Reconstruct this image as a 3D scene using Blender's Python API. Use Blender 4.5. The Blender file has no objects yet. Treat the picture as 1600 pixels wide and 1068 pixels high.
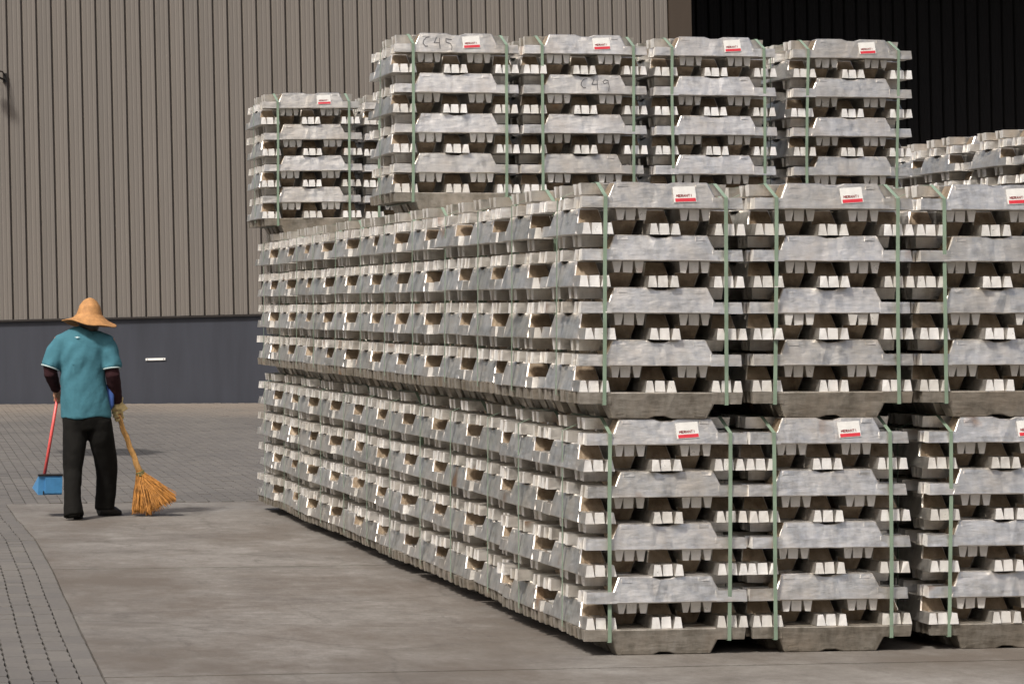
import bpy, bmesh, math, random
from mathutils import Vector, Matrix, noise, Euler

R = math.radians
rng = random.Random(7)
scene = bpy.context.scene
COL = scene.collection

# ------------------------------------------------------------------ camera, sky, sun, exposure
F = 4470.0            # focal length in pixels of a 1600 px wide frame
CX, HY = 400.0, 483.0 # principal column and horizon row
CH = 1.56             # camera height
A = math.atan((CX + 270.0) / F)   # yaw towards the right of the stack's depth axis (Y)
CA, SA = math.cos(A), math.sin(A)

cam_d = bpy.data.cameras.new('camera')
cam = bpy.data.objects.new('camera', cam_d)
COL.objects.link(cam)
cam.location = (0, 0, CH)
cam.rotation_euler = (R(90), 0, -A)
cam_d.sensor_width = 36.0
cam_d.lens = F / 1600.0 * 36.0
cam_d.shift_x = (800.0 - CX) / 1600.0
cam_d.shift_y = (HY - 534.0) / 1600.0
cam_d.clip_start = 0.1
cam_d.clip_end = 2000.0
scene.camera = cam

SUN_EL, SUN_AZ = R(49), R(47)     # azimuth measured left of straight behind the camera
to_sun = Vector((-math.sin(SUN_AZ) * math.cos(SUN_EL), -math.cos(SUN_AZ) * math.cos(SUN_EL), math.sin(SUN_EL)))

world = bpy.data.worlds.new('World')
scene.world = world
world.use_nodes = True
wn = world.node_tree
bgn = wn.nodes['Background']
sky = wn.nodes.new('ShaderNodeTexSky')
sky.sky_type = 'NISHITA'
sky.sun_disc = False
sky.sun_elevation = SUN_EL
sky.sun_rotation = math.atan2(to_sun.x, to_sun.y)
sky.air_density = 1.0
sky.dust_density = 8.0
sky.ozone_density = 0.6
wn.links.new(sky.outputs[0], bgn.inputs[0])
bgn.inputs[1].default_value = 0.105

sun_d = bpy.data.lights.new('sun', 'SUN')
sun_d.energy = 4.3
sun_d.angle = R(7)
sun_d.color = (1.0, 0.955, 0.89)
sun = bpy.data.objects.new('sun', sun_d)
COL.objects.link(sun)
sun.location = (-10, -10, 20)
sun.rotation_euler = (-to_sun).to_track_quat('-Z', 'Y').to_euler()

vs = scene.view_settings
vs.view_transform = 'Standard'
vs.look = 'None'
vs.exposure = 0.2
vs.gamma = 1.0
vs.use_curve_mapping = False


# ------------------------------------------------------------------ helpers
def cam_pt(u, v, zc):
    """photo pixel at depth zc along the view axis -> world point"""
    xc = (u - CX) / F * zc
    return Vector((xc * CA + zc * SA, zc * CA - xc * SA, CH - (v - HY) / F * zc))


def ground_pt(u, v, z=0.0):
    return cam_pt(u, v, F * (CH - z) / (v - HY))


def x_at(u, y):
    return y * math.tan(A + math.atan((u - CX) / F))


def link(o, parent=None):
    COL.objects.link(o)
    if parent is not None:
        o.parent = parent
    return o


def empty(name, loc, rot=(0, 0, 0)):
    o = bpy.data.objects.new(name, None)
    o.empty_display_size = 0.1
    o.location = loc
    o.rotation_euler = rot
    return link(o)


def tag(o, label=None, cat=None, group=None, kind=None):
    if label:
        o['label'] = label
    if cat:
        o['category'] = cat
    if group:
        o['group'] = group
    if kind:
        o['kind'] = kind
    return o


def obj(name, bm, mat, parent=None, smooth=False):
    me = bpy.data.meshes.new(name)
    bm.normal_update()
    bm.to_mesh(me)
    bm.free()
    if mat is not None:
        me.materials.append(mat)
    if smooth:
        for p in me.polygons:
            p.use_smooth = True
    return link(bpy.data.objects.new(name, me), parent)


def frustum(bm, x0, x1, y0, y1, z0, z1, ix0=0, ix1=0, iy0=0, iy1=0):
    """box whose top is inset by ix0, ix1, iy0, iy1"""
    c = [(x0, y0, z0), (x1, y0, z0), (x1, y1, z0), (x0, y1, z0),
         (x0 + ix0, y0 + iy0, z1), (x1 - ix1, y0 + iy0, z1), (x1 - ix1, y1 - iy1, z1), (x0 + ix0, y1 - iy1, z1)]
    vv = [bm.verts.new(p) for p in c]
    for f in ((3, 2, 1, 0), (4, 5, 6, 7), (0, 1, 5, 4), (1, 2, 6, 5), (2, 3, 7, 6), (3, 0, 4, 7)):
        bm.faces.new([vv[i] for i in f])
    return vv


def box(bm, x0, x1, y0, y1, z0, z1):
    return frustum(bm, x0, x1, y0, y1, z0, z1)


def tube(bm, pts, rad, n=12, cap=True, flat=None):
    """tube through pts; rad is a number or (ra, rb) per point; ring axes carried along the path"""
    pts = [Vector(p) for p in pts]
    rings = []
    ref = Vector(flat) if flat else Vector((0, 1, 0))
    for i, p in enumerate(pts):
        d = (pts[min(i + 1, len(pts) - 1)] - pts[max(i - 1, 0)]).normalized()
        a = (ref - d * ref.dot(d))
        if a.length < 1e-4:
            a = Vector((1, 0, 0)) - d * d.x
        a.normalize()
        b = d.cross(a)
        r = rad[i] if isinstance(rad, (list, tuple)) else rad
        ra, rb = r if isinstance(r, (list, tuple)) else (r, r)
        rings.append([bm.verts.new(p + a * (math.cos(2 * math.pi * k / n) * ra) + b * (math.sin(2 * math.pi * k / n) * rb)) for k in range(n)])
    for q, w in zip(rings, rings[1:]):
        for k in range(n):
            bm.faces.new((q[k], q[(k + 1) % n], w[(k + 1) % n], w[k]))
    if cap:
        bm.faces.new(rings[0][::-1])
        bm.faces.new(rings[-1])
    return rings


def lathe(bm, prof, n=32, c=(0, 0), wob=None):
    rings = []
    for i, (r, z) in enumerate(prof):
        rr = []
        for k in range(n):
            t = 2 * math.pi * k / n
            dz = wob(t, i) if wob else 0
            rr.append(bm.verts.new((c[0] + r * math.cos(t), c[1] + r * math.sin(t), z + dz)))
        rings.append(rr)
    for q, w in zip(rings, rings[1:]):
        for k in range(n):
            bm.faces.new((q[k], q[(k + 1) % n], w[(k + 1) % n], w[k]))
    return rings


def remeshed(name, bm, mat, parent, voxel, smooth=4, wrinkle=None):
    """fuse overlapping closed shapes into one continuous surface"""
    me = bpy.data.meshes.new(name + '_raw')
    bmesh.ops.recalc_face_normals(bm, faces=bm.faces)
    bm.to_mesh(me)
    bm.free()
    t = bpy.data.objects.new(name + '_raw', me)
    COL.objects.link(t)
    m = t.modifiers.new('r', 'REMESH')
    m.mode = 'VOXEL'
    m.voxel_size = voxel
    s = t.modifiers.new('s', 'SMOOTH')
    s.factor = 0.5
    s.iterations = smooth
    dg = bpy.context.evaluated_depsgraph_get()
    out = bpy.data.meshes.new_from_object(t.evaluated_get(dg))
    out.name = name
    COL.objects.unlink(t)
    bpy.data.objects.remove(t)
    if wrinkle:
        for v in out.vertices:
            v.co = v.co + v.normal * wrinkle(v.co)
    out.materials.clear()
    out.materials.append(mat)
    for p in out.polygons:
        p.use_smooth = True
    return link(bpy.data.objects.new(name, out), parent)


# ------------------------------------------------------------------ materials
def new_mat(name):
    m = bpy.data.materials.new(name)
    m.use_nodes = True
    nt = m.node_tree
    return m, nt, nt.nodes['Principled BSDF']


def nd(nt, t, **kw):
    n = nt.nodes.new(t)
    for k, v in kw.items():
        if k in n.inputs:
            n.inputs[k].default_value = v
        else:
            setattr(n, k, v)
    return n


def ramp(nt, src, stops):
    r = nt.nodes.new('ShaderNodeValToRGB')
    e = r.color_ramp.elements
    e[0].position, e[0].color = stops[0][0], (*stops[0][1], 1)
    e[1].position, e[1].color = stops[-1][0], (*stops[-1][1], 1)
    for p, c in stops[1:-1]:
        x = e.new(p)
        x.color = (*c, 1)
    nt.links.new(src, r.inputs[0])
    return r


def mix(nt, fac, a, b, mode='MIX'):
    m = nt.nodes.new('ShaderNodeMix')
    m.data_type = 'RGBA'
    m.blend_type = mode
    for sock, val in ((m.inputs[0], fac), (m.inputs[6], a), (m.inputs[7], b)):
        if isinstance(val, (int, float)):
            sock.default_value = val
        elif isinstance(val, tuple):
            sock.default_value = (*val, 1)
        else:
            nt.links.new(val, sock)
    return m.outputs[2]


def math_n(nt, op, a, b=None):
    m = nt.nodes.new('ShaderNodeMath')
    m.operation = op
    for sock, val in ((m.inputs[0], a), (m.inputs[1], b)):
        if val is None:
            continue
        if isinstance(val, (int, float)):
            sock.default_value = val
        else:
            nt.links.new(val, sock)
    return m.outputs[0]


def coords(nt, kind='Object', scale=(1, 1, 1), rand=False):
    tc = nt.nodes.new('ShaderNodeTexCoord')
    mp = nt.nodes.new('ShaderNodeMapping')
    mp.inputs['Scale'].default_value = scale
    nt.links.new(tc.outputs[kind], mp.inputs['Vector'])
    if rand:
        oi = nt.nodes.new('ShaderNodeObjectInfo')
        vm = nt.nodes.new('ShaderNodeVectorMath')
        vm.operation = 'SCALE'
        vm.inputs[0].default_value = (37.0, 19.0, 53.0)
        nt.links.new(oi.outputs['Random'], vm.inputs['Scale'])
        nt.links.new(vm.outputs[0], mp.inputs['Location'])
    return mp.outputs[0]


def noise_n(nt, vec, scale, detail=5, rough=0.6):
    n = nd(nt, 'ShaderNodeTexNoise', Scale=scale, Detail=detail, Roughness=rough)
    nt.links.new(vec, n.inputs['Vector'])
    return n.outputs['Fac']


def bump(nt, b, height, strength, dist=0.01):
    n = nd(nt, 'ShaderNodeBump', Strength=strength, Distance=dist)
    nt.links.new(height, n.inputs['Height'])
    nt.links.new(n.outputs[0], b.inputs['Normal'])


def simple(name, c, rough=0.6, metal=0.0, var=0.15, scale=20.0, bmp=0.15, bscale=120.0, dist=0.004, kind='Object'):
    m, nt, b = new_mat(name)
    v = coords(nt, kind)
    f = noise_n(nt, v, scale)
    lo = tuple(x * (1 - var) for x in c)
    hi = tuple(min(1, x * (1 + var)) for x in c)
    r = ramp(nt, f, [(0.3, lo), (0.7, hi)])
    nt.links.new(r.outputs[0], b.inputs['Base Color'])
    b.inputs['Roughness'].default_value = rough
    b.inputs['Metallic'].default_value = metal
    if bmp:
        bump(nt, b, noise_n(nt, v, bscale), bmp, dist)
    return m


def aluminium(name, cols, grime, met0, rlo, rhi, bstr):
    m, nt, b = new_mat(name)
    v = coords(nt, 'Object', rand=True)
    oi = nt.nodes.new('ShaderNodeObjectInfo')
    sv = coords(nt, 'Object', (30, 30, 5), rand=True)
    nf = math_n(nt, 'ADD', math_n(nt, 'MULTIPLY', noise_n(nt, v, 11, 7, 0.66), 0.7), math_n(nt, 'MULTIPLY', noise_n(nt, sv, 1.0, 5, 0.6), 0.3))
    base = ramp(nt, nf, [(0.36, cols[0]), (0.5, cols[1]), (0.64, cols[2])])
    tone = ramp(nt, oi.outputs['Random'], [(0.0, (0.80, 0.785, 0.75)), (0.35, (0.93, 0.925, 0.91)), (1.0, (1.0, 1.0, 1.0))])
    c1 = mix(nt, 1.0, base.outputs[0], tone.outputs[0], 'MULTIPLY')
    # brown transport grime, in blotches of its own shape
    g = ramp(nt, noise_n(nt, v, 5.5, 7, 0.7), [(0.45, (0, 0, 0)), (0.78, (grime, grime, grime))])
    c2 = mix(nt, g.outputs[0], c1, (0.215, 0.160, 0.108))
    # rare orange rust-water stains
    s = ramp(nt, noise_n(nt, v, 3.3, 3, 0.5), [(0.68, (0, 0, 0)), (0.76, (grime, grime, grime))])
    c3 = mix(nt, s.outputs[0], c2, (0.32, 0.15, 0.055))
    nt.links.new(c3, b.inputs['Base Color'])
    met = math_n(nt, 'SUBTRACT', met0, math_n(nt, 'MULTIPLY', g.outputs[0], 0.4))
    nt.links.new(met, b.inputs['Metallic'])
    rg = ramp(nt, noise_n(nt, v, 30, 5, 0.6), [(0.3, (rlo,) * 3), (0.7, (rhi,) * 3)])
    nt.links.new(rg.outputs[0], b.inputs['Roughness'])
    st = coords(nt, 'Object', (9, 30, 30), rand=True)
    h = math_n(nt, 'ADD', math_n(nt, 'MULTIPLY', noise_n(nt, v, 60, 4, 0.6), 0.22), math_n(nt, 'MULTIPLY', noise_n(nt, st, 1.0, 3, 0.5), 1.5))
    bump(nt, b, h, bstr, 0.006)
    return m


def concrete():
    m, nt, b = new_mat('stained_concrete')
    v = coords(nt, 'Object')
    st = coords(nt, 'Object', (1.0, 0.55, 1.0))
    base = ramp(nt, noise_n(nt, v, 1.1, 8, 0.68), [(0.32, (0.095, 0.085, 0.077)), (0.5, (0.140, 0.131, 0.120)), (0.68, (0.184, 0.175, 0.164))])
    fine = ramp(nt, noise_n(nt, v, 42, 6, 0.75), [(0.3, (0.80, 0.80, 0.80)), (0.7, (1.10, 1.10, 1.10))])
    c = mix(nt, 1.0, base.outputs[0], fine.outputs[0], 'MULTIPLY')
    md = ramp(nt, noise_n(nt, v, 6.5, 9, 0.82), [(0.36, (0.74, 0.72, 0.70)), (0.62, (1.14, 1.14, 1.14))])
    c = mix(nt, 1.0, c, md.outputs[0], 'MULTIPLY')
    # brown tyre and metal-dust stains
    sf = ramp(nt, noise_n(nt, st, 0.62, 9, 0.72), [(0.44, (0, 0, 0)), (0.60, (0.9, 0.9, 0.9))])
    c = mix(nt, sf.outputs[0], c, (0.078, 0.064, 0.052))
    # dark scuffs and pale scrapes left by dragged bundles
    sc = coords(nt, 'Object', (2.2, 0.45, 1.0))
    s2 = ramp(nt, noise_n(nt, sc, 2.1, 8, 0.78), [(0.57, (0, 0, 0)), (0.70, (0.65, 0.65, 0.65))])
    c = mix(nt, s2.outputs[0], c, (0.046, 0.039, 0.034))
    vo = nd(nt, 'ShaderNodeTexVoronoi', feature='DISTANCE_TO_EDGE', Scale=0.42)
    wv = nd(nt, 'ShaderNodeTexNoise', Scale=3.0, Detail=6.0, Roughness=0.7)
    nt.links.new(v, wv.inputs['Vector'])
    nt.links.new(mix(nt, 0.18, v, wv.outputs['Color']), vo.inputs['Vector'])
    ck = ramp(nt, vo.outputs['Distance'], [(0.0, (0.5, 0.5, 0.5)), (0.005, (0, 0, 0))])
    c = mix(nt, ck.outputs[0], c, (0.060, 0.052, 0.045))
    sd = coords(nt, 'Object', (0.7, 2.4, 1.0))
    s3 = ramp(nt, noise_n(nt, sd, 3.1, 6, 0.7), [(0.66, (0, 0, 0)), (0.74, (0.5, 0.5, 0.5))])
    c = mix(nt, s3.outputs[0], c, (0.246, 0.234, 0.219))
    nt.links.new(c, b.inputs['Base Color'])
    b.inputs['Roughness'].default_value = 0.82
    h = math_n(nt, 'ADD', noise_n(nt, v, 70, 4, 0.7), math_n(nt, 'MULTIPLY', noise_n(nt, v, 4, 4, 0.6), 2.0))
    bump(nt, b, h, 0.4, 0.006)
    return m


def paver_mat(name, rand):
    m, nt, b = new_mat(name)
    v = coords(nt, 'Generated' if False else 'Object')
    geo = nt.nodes.new('ShaderNodeNewGeometry')
    big = nd(nt, 'ShaderNodeTexNoise', Scale=0.45, Detail=5.0, Roughness=0.6)
    nt.links.new(geo.outputs['Position'], big.inputs['Vector'])
    base = ramp(nt, big.outputs['Fac'], [(0.3, (0.082, 0.077, 0.073)), (0.7, (0.116, 0.109, 0.101))])
    if rand:
        src = nt.nodes.new('ShaderNodeObjectInfo').outputs['Random']
    else:
        src = geo.outputs['Random Per Island']
    tone = ramp(nt, src, [(0.0, (0.90, 0.90, 0.91)), (0.5, (0.98, 0.97, 0.96)), (1.0, (1.06, 1.05, 1.03))])
    c = mix(nt, 1.0, base.outputs[0], tone.outputs[0], 'MULTIPLY')
    fine = nd(nt, 'ShaderNodeTexNoise', Scale=45.0, Detail=5.0, Roughness=0.7)
    nt.links.new(geo.outputs['Position'], fine.inputs['Vector'])
    fr = ramp(nt, fine.outputs['Fac'], [(0.3, (0.82, 0.82, 0.82)), (0.7, (1.08, 1.08, 1.08))])
    c = mix(nt, 1.0, c, fr.outputs[0], 'MULTIPLY')
    # windblown sand gathering in patches
    sd = nd(nt, 'ShaderNodeTexNoise', Scale=0.35, Detail=6.0, Roughness=0.65)
    nt.links.new(geo.outputs['Position'], sd.inputs['Vector'])
    sp = nt.nodes.new('ShaderNodeSeparateXYZ')
    nt.links.new(geo.outputs['Position'], sp.inputs[0])
    mr = nd(nt, 'ShaderNodeMapRange')
    mr.inputs[1].default_value, mr.inputs[2].default_value = 37.0, 46.0
    mr.inputs[3].default_value, mr.inputs[4].default_value = -0.25, 0.35
    nt.links.new(sp.outputs[1], mr.inputs[0])
    sm = math_n(nt, 'ADD', sd.outputs['Fac'], mr.outputs[0])
    sr = ramp(nt, sm, [(0.48, (0, 0, 0)), (0.85, (0.8, 0.8, 0.8))])
    c = mix(nt, sr.outputs[0], c, (0.163, 0.137, 0.112))
    # one dark oval patch with an uneven rim
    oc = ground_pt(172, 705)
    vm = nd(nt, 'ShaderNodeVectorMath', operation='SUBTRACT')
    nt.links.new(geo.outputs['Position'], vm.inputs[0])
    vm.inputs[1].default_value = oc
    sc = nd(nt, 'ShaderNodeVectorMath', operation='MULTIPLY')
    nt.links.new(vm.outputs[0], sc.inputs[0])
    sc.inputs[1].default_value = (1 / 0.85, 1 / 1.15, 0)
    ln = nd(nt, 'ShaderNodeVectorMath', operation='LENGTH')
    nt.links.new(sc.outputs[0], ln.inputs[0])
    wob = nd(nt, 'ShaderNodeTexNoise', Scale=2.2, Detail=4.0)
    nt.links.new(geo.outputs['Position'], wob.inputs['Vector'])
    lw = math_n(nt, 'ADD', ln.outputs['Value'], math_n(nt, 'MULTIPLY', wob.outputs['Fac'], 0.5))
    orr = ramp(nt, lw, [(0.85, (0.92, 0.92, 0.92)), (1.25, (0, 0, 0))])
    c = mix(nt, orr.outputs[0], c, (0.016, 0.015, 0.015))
    nt.links.new(c, b.inputs['Base Color'])
    b.inputs['Roughness'].default_value = 0.85
    bump(nt, b, fine.outputs['Fac'], 0.35, 0.004)
    return m


def cladding(name, c, rough, var):
    m, nt, b = new_mat(name)
    geo = nt.nodes.new('ShaderNodeNewGeometry')
    mp = nd(nt, 'ShaderNodeMapping')
    mp.inputs['Scale'].default_value = (3.0, 3.0, 0.35)
    nt.links.new(geo.outputs['Position'], mp.inputs['Vector'])
    streak = noise_n(nt, mp.outputs[0], 1.2, 6, 0.65)
    r = ramp(nt, streak, [(0.3, tuple(x * (1 - var) for x in c)), (0.7, tuple(x * (1 + var) for x in c))])
    oi = nt.nodes.new('ShaderNodeObjectInfo')
    tone = ramp(nt, oi.outputs['Random'], [(0.0, (0.93, 0.93, 0.93)), (1.0, (1.04, 1.03, 1.02))])
    col = mix(nt, 1.0, r.outputs[0], tone.outputs[0], 'MULTIPLY')
    nt.links.new(col, b.inputs['Base Color'])
    b.inputs['Roughness'].default_value = rough
    bump(nt, b, noise_n(nt, mp.outputs[0], 5.0), 0.12, 0.01)
    return m


M = {}
# oxidised cast faces; the lug tips' paler tone paints in their sunlit glare
M['alu'] = aluminium('cast_aluminium', ((0.50, 0.48, 0.452), (0.73, 0.715, 0.688), (0.91, 0.90, 0.88)), 0.8, 0.94, 0.34, 0.48, 0.5)
M['lug'] = aluminium('sunlit_tip_aluminium', ((0.66, 0.648, 0.625), (0.82, 0.81, 0.79), (0.91, 0.905, 0.89)), 0.35, 0.42, 0.26, 0.42, 0.3)
M['end'] = aluminium('recess_shade_end', ((0.17, 0.122, 0.08), (0.28, 0.218, 0.155), (0.40, 0.335, 0.26)), 0.75, 0.55, 0.40, 0.6, 0.5)  # brown recess shade and dust painted into the body ends
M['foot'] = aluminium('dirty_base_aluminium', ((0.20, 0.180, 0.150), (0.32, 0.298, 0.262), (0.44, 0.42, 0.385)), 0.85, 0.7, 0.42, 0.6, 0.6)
M['concrete'] = concrete()
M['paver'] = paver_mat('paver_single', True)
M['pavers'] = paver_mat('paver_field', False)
M['soil'] = simple('dark_joint_soil', (0.075, 0.066, 0.058), 0.95, var=0.3, scale=3)
M['clad'] = cladding('tan_cladding', (0.140, 0.127, 0.114), 0.55, 0.05)
M['darkclad'] = cladding('black_cladding', (0.0028, 0.0028, 0.0040), 0.85, 0.1)
M['dado'] = cladding('slate_grey_paint', (0.034, 0.038, 0.051), 0.6, 0.18)
M['shadow_line'] = simple('shadow_line_dark', (0.03, 0.026, 0.024), 0.5, 0.3)  # dark tone painting in the shadow line under the cladding
M['trim'] = cladding('brown_trim', (0.042, 0.031, 0.022), 0.5, 0.1)
M['backing'] = simple('dark_gap_backing', (0.085, 0.074, 0.066), 0.8)
M['white'] = simple('white_paint', (0.75, 0.75, 0.73), 0.5, var=0.05)
M['black_metal'] = simple('black_metal', (0.02, 0.019, 0.018), 0.45, 0.4)
M['strap'] = simple('green_strap', (0.165, 0.225, 0.168), 0.38, var=0.22, scale=6, bmp=0.1)
M['paper'] = simple('label_paper', (0.50, 0.50, 0.485), 0.6, var=0.08)
M['red'] = simple('label_red', (0.42, 0.022, 0.035), 0.5, var=0.1)
M['ink'] = simple('label_ink', (0.20, 0.05, 0.05), 0.6, var=0.1)
M['marker'] = simple('marker_ink', (0.045, 0.045, 0.05), 0.6, var=0.3)
M['skin'] = simple('skin', (0.30, 0.165, 0.105), 0.55, var=0.08)
M['hair'] = simple('black_hair', (0.012, 0.010, 0.009), 0.5)


def cloth(name, c, var, scale=9.0):
    m, nt, b = new_mat(name)
    v = coords(nt, 'Object')
    r = ramp(nt, noise_n(nt, v, scale, 6), [(0.3, tuple(x * (1 - var) for x in c)), (0.7, tuple(x * (1 + var) for x in c))])
    nt.links.new(r.outputs[0], b.inputs['Base Color'])
    b.inputs['Roughness'].default_value = 0.9
    b.inputs['Specular IOR Level'].default_value = 0.15
    h = math_n(nt, 'ADD', noise_n(nt, v, 26, 4), math_n(nt, 'MULTIPLY', noise_n(nt, v, 300, 2), 0.3))
    bump(nt, b, h, 0.4, 0.012)
    return m


M['shirt'] = cloth('teal_jersey', (0.042, 0.128, 0.165), 0.12)
M['hem'] = cloth('pale_hem', (0.38, 0.47, 0.48), 0.05)
M['trousers'] = cloth('black_twill', (0.005, 0.0047, 0.0042), 0.3)
M['sleeve'] = cloth('maroon_sleeve', (0.022, 0.008, 0.010), 0.2)
M['glove'] = cloth('yellow_glove', (0.46, 0.37, 0.19), 0.2, 30)
M['blue_cloth'] = cloth('blue_cloth', (0.04, 0.08, 0.24), 0.15)
M['shoe'] = simple('black_shoe', (0.010, 0.010, 0.010), 0.55)
M['straw'] = simple('straw', (0.33, 0.165, 0.058), 0.75, var=0.25, scale=30, bmp=0.6, bscale=90, dist=0.01)
M['bristle'] = simple('broom_bristle', (0.33, 0.14, 0.022), 0.75, var=0.5, scale=25, bmp=0)
M['stick'] = simple('cane_stick', (0.45, 0.25, 0.085), 0.6, var=0.25, scale=30)
M['binding'] = simple('broom_binding', (0.12, 0.105, 0.035), 0.7)
M['red_plastic'] = simple('red_plastic', (0.52, 0.075, 0.07), 0.4, var=0.08)
M['blue_plastic'] = simple('blue_plastic', (0.055, 0.20, 0.40), 0.4, var=0.12)

# ------------------------------------------------------------------ ground
bm = bmesh.new()
S = 700
vv = [bm.verts.new(p) for p in ((-S, -S, -0.06), (S, -S, -0.06), (S, S, -0.06), (-S, S, -0.06))]
bm.faces.new(vv)
tag(obj('ground', bm, M['soil']), kind='structure')

# direction of the paving courses and of the apron's left edge
E0 = ground_pt(156, 1043)
E1 = ground_pt(50, 840)
edir = Vector((E1.x - E0.x, E1.y - E0.y, 0)).normalized()
enorm = Vector((edir.y, -edir.x, 0))      # to the right of the edge
FAR_Y = ground_pt(16, 787).y


# the edge bows a little: offsets in metres at distances along Y
BOW = [(ground_pt(100, v_).y, d_ * (F * CH / (v_ - HY)) / F) for v_, d_ in ((1068, 0), (1043, 0), (987, 1.5), (942, 4), (889, 7), (845, 5.5), (820, -2), (808, -8), (787, -12), (780, -13))]


def bow(y):
    if y <= BOW[0][0]:
        return 0.0
    for (a, da), (b, db) in zip(BOW, BOW[1:]):
        if y <= b:
            t = (y - a) / (b - a)
            return da + (db - da) * t * t * (3 - 2 * t)
    return BOW[-1][1]


def edge_at(y):
    t = (y - E0.y) / edir.y
    return E0.x + edir.x * t


# concrete apron: three poured slabs
apron = empty('concrete_apron', (0, 0, 0))
tag(apron, kind='structure')
cuts = [4.0, ground_pt(1300, 1036).y, ground_pt(180, 888).y, FAR_Y]
for i in range(3):
    y0, y1 = cuts[i] + 0.012, cuts[i + 1] - 0.012
    bm = bmesh.new()
    left0, left1 = edge_at(y0) - 0.001, edge_at(y1) - 0.001
    # uneven left edge with a lightly chipped top
    n = 26
    pts = []
    for k in range(n + 1):
        t = k / n
        j = 0.004 * noise.noise(Vector((y0 + (y1 - y0) * t, 3.1, 0))) if 0 < k < n else 0
        pts.append((left0 + (left1 - left0) * t + j + bow(y0 + (y1 - y0) * t), y0 + (y1 - y0) * t))
    pts += [(16.0, y1), (16.0, y0)]
    top = [bm.verts.new((x, y, 0.0)) for x, y in pts]
    bot = [bm.verts.new((x, y, -0.055)) for x, y in pts]
    bm.faces.new(top[::-1])
    for k in range(len(pts)):
        q = (k + 1) % len(pts)
        bm.faces.new((top[k], top[q], bot[q], bot[k]))
    obj('concrete_slab', bm, M['concrete'], apron)

# interlocking pavers
pavement = empty('pavement', (0, 0, 0))
tag(pavement, kind='structure')
PW, PL = 0.1, 0.2


def paver_outline(g=0.0032, e=0.0036):
    w, l = PW / 2 - g, PL / 2 - g
    return [(-w - e, -l), (w - e, -l), (w + e, 0), (w - e, l), (-w - e, l), (-w + e, 0)]


def paver_mesh(outline, name):
    bm = bmesh.new()
    top = [bm.verts.new((x * 0.985, y * 0.99, 0.0)) for x, y in outline]
    mid = [bm.verts.new((x, y, -0.004)) for x, y in outline]
    bot = [bm.verts.new((x, y, -0.05)) for x, y in outline]
    bm.faces.new(top)
    for a, c in ((top, mid), (mid, bot)):
        for k in range(len(outline)):
            q = (k + 1) % len(outline)
            bm.faces.new((a[k], c[k], c[q], a[q]))
    bm.normal_update()
    bmesh.ops.recalc_face_normals(bm, faces=bm.faces)
    me = bpy.data.meshes.new(name)
    bm.to_mesh(me)
    bm.free()
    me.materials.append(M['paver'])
    return me


pav_me = paver_mesh(paver_outline(), 'paver')
edge_me = paver_mesh([(-0.047, -0.147), (0.047, -0.147), (0.047, 0.147), (-0.047, 0.147)], 'edging_paver')
pyaw = math.atan2(edir.y, edir.x) - math.pi / 2
single = 0


def one_paver(me, name, p, z):
    o = bpy.data.objects.new(name, me)
    o.location = (p.x, p.y, z)
    o.rotation_euler = (rng.gauss(0, 0.004), rng.gauss(0, 0.006), pyaw + rng.gauss(0, 0.004))
    link(o, pavement)


# straight edging row along the apron
k = 0
while True:
    c = E0 + edir * (-2.6 + 0.15 + 0.3 * k) - enorm * 0.054
    if c.y > FAR_Y + 0.2:
        break
    c.x += bow(c.y)
    if c.y > 10.6:
        one_paver(edge_me, 'edging_paver', c, -0.006 + rng.gauss(0, 0.0012))
        single += 1
    k += 1
field = []
cand = []
for i in range(-105, 26):
    for j in range(-14, 200):
        s = PL * j + (PL / 2 if i % 2 else 0)
        # left of the edging row, and everywhere beyond the apron's far edge
        lat = -0.104 - 0.05 - PW * i
        p = E0 + edir * s + enorm * lat
        beyond = p.y > FAR_Y + 0.125
        if i >= 0:
            p.x += bow(p.y)
        if i < 0 and not beyond:
            continue
        if p.y > 47.3 or p.y < 10.6 or p.x < -1.6 or p.x > 11.5:
            continue
        xc = p.x * CA - p.y * SA
        zc = p.x * SA + p.y * CA
        u = CX + F * xc / zc
        v = HY + F * CH / zc
        z = -0.006 + 0.004 * noise.noise(Vector((p.x * 0.6, p.y * 0.6, 0))) + rng.gauss(0, 0.0010)
        cand.append((p, z, -20 < u < 420 and v < 1080, zc))
cand.sort(key=lambda c: (not c[2], c[3]))
for n, (p, z, seen, zc) in enumerate(cand):
    if n < 300 - single:
        one_paver(pav_me, 'paver', p, z)
    else:
        field.append((p, z))
ol = paver_outline()
V, FC = [], []
cy, sy = math.cos(pyaw), math.sin(pyaw)
for p, z in field:
    b0 = len(V)
    for h in (0.0, -0.035):
        for x, y in ol:
            V.append((p.x + x * cy - y * sy, p.y + x * sy + y * cy, z + h))
    FC.append(tuple(range(b0, b0 + 6)))
    for k in range(6):
        q = (k + 1) % 6
        FC.append((b0 + k, b0 + 6 + k, b0 + 6 + q, b0 + q))
me = bpy.data.meshes.new('paver_field')
me.from_pydata(V, [], FC)
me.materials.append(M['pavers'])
tag(link(bpy.data.objects.new('paver_field', me), pavement), kind='stuff')

# ------------------------------------------------------------------ warehouse
WZ = 47.76
wp = cam_pt(200, HY, WZ)
WY = wp.y
ware = empty('warehouse', (wp.x, WY, 0), (0, -0.0225, 0))
tag(ware, 'tan ribbed metal warehouse with slate grey base and black doorway behind the stacks', 'warehouse')


def wx(u):
    return x_at(u, WY) - wp.x


DADO = 1.41
XL, XD = wx(-190), wx(1074)
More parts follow.
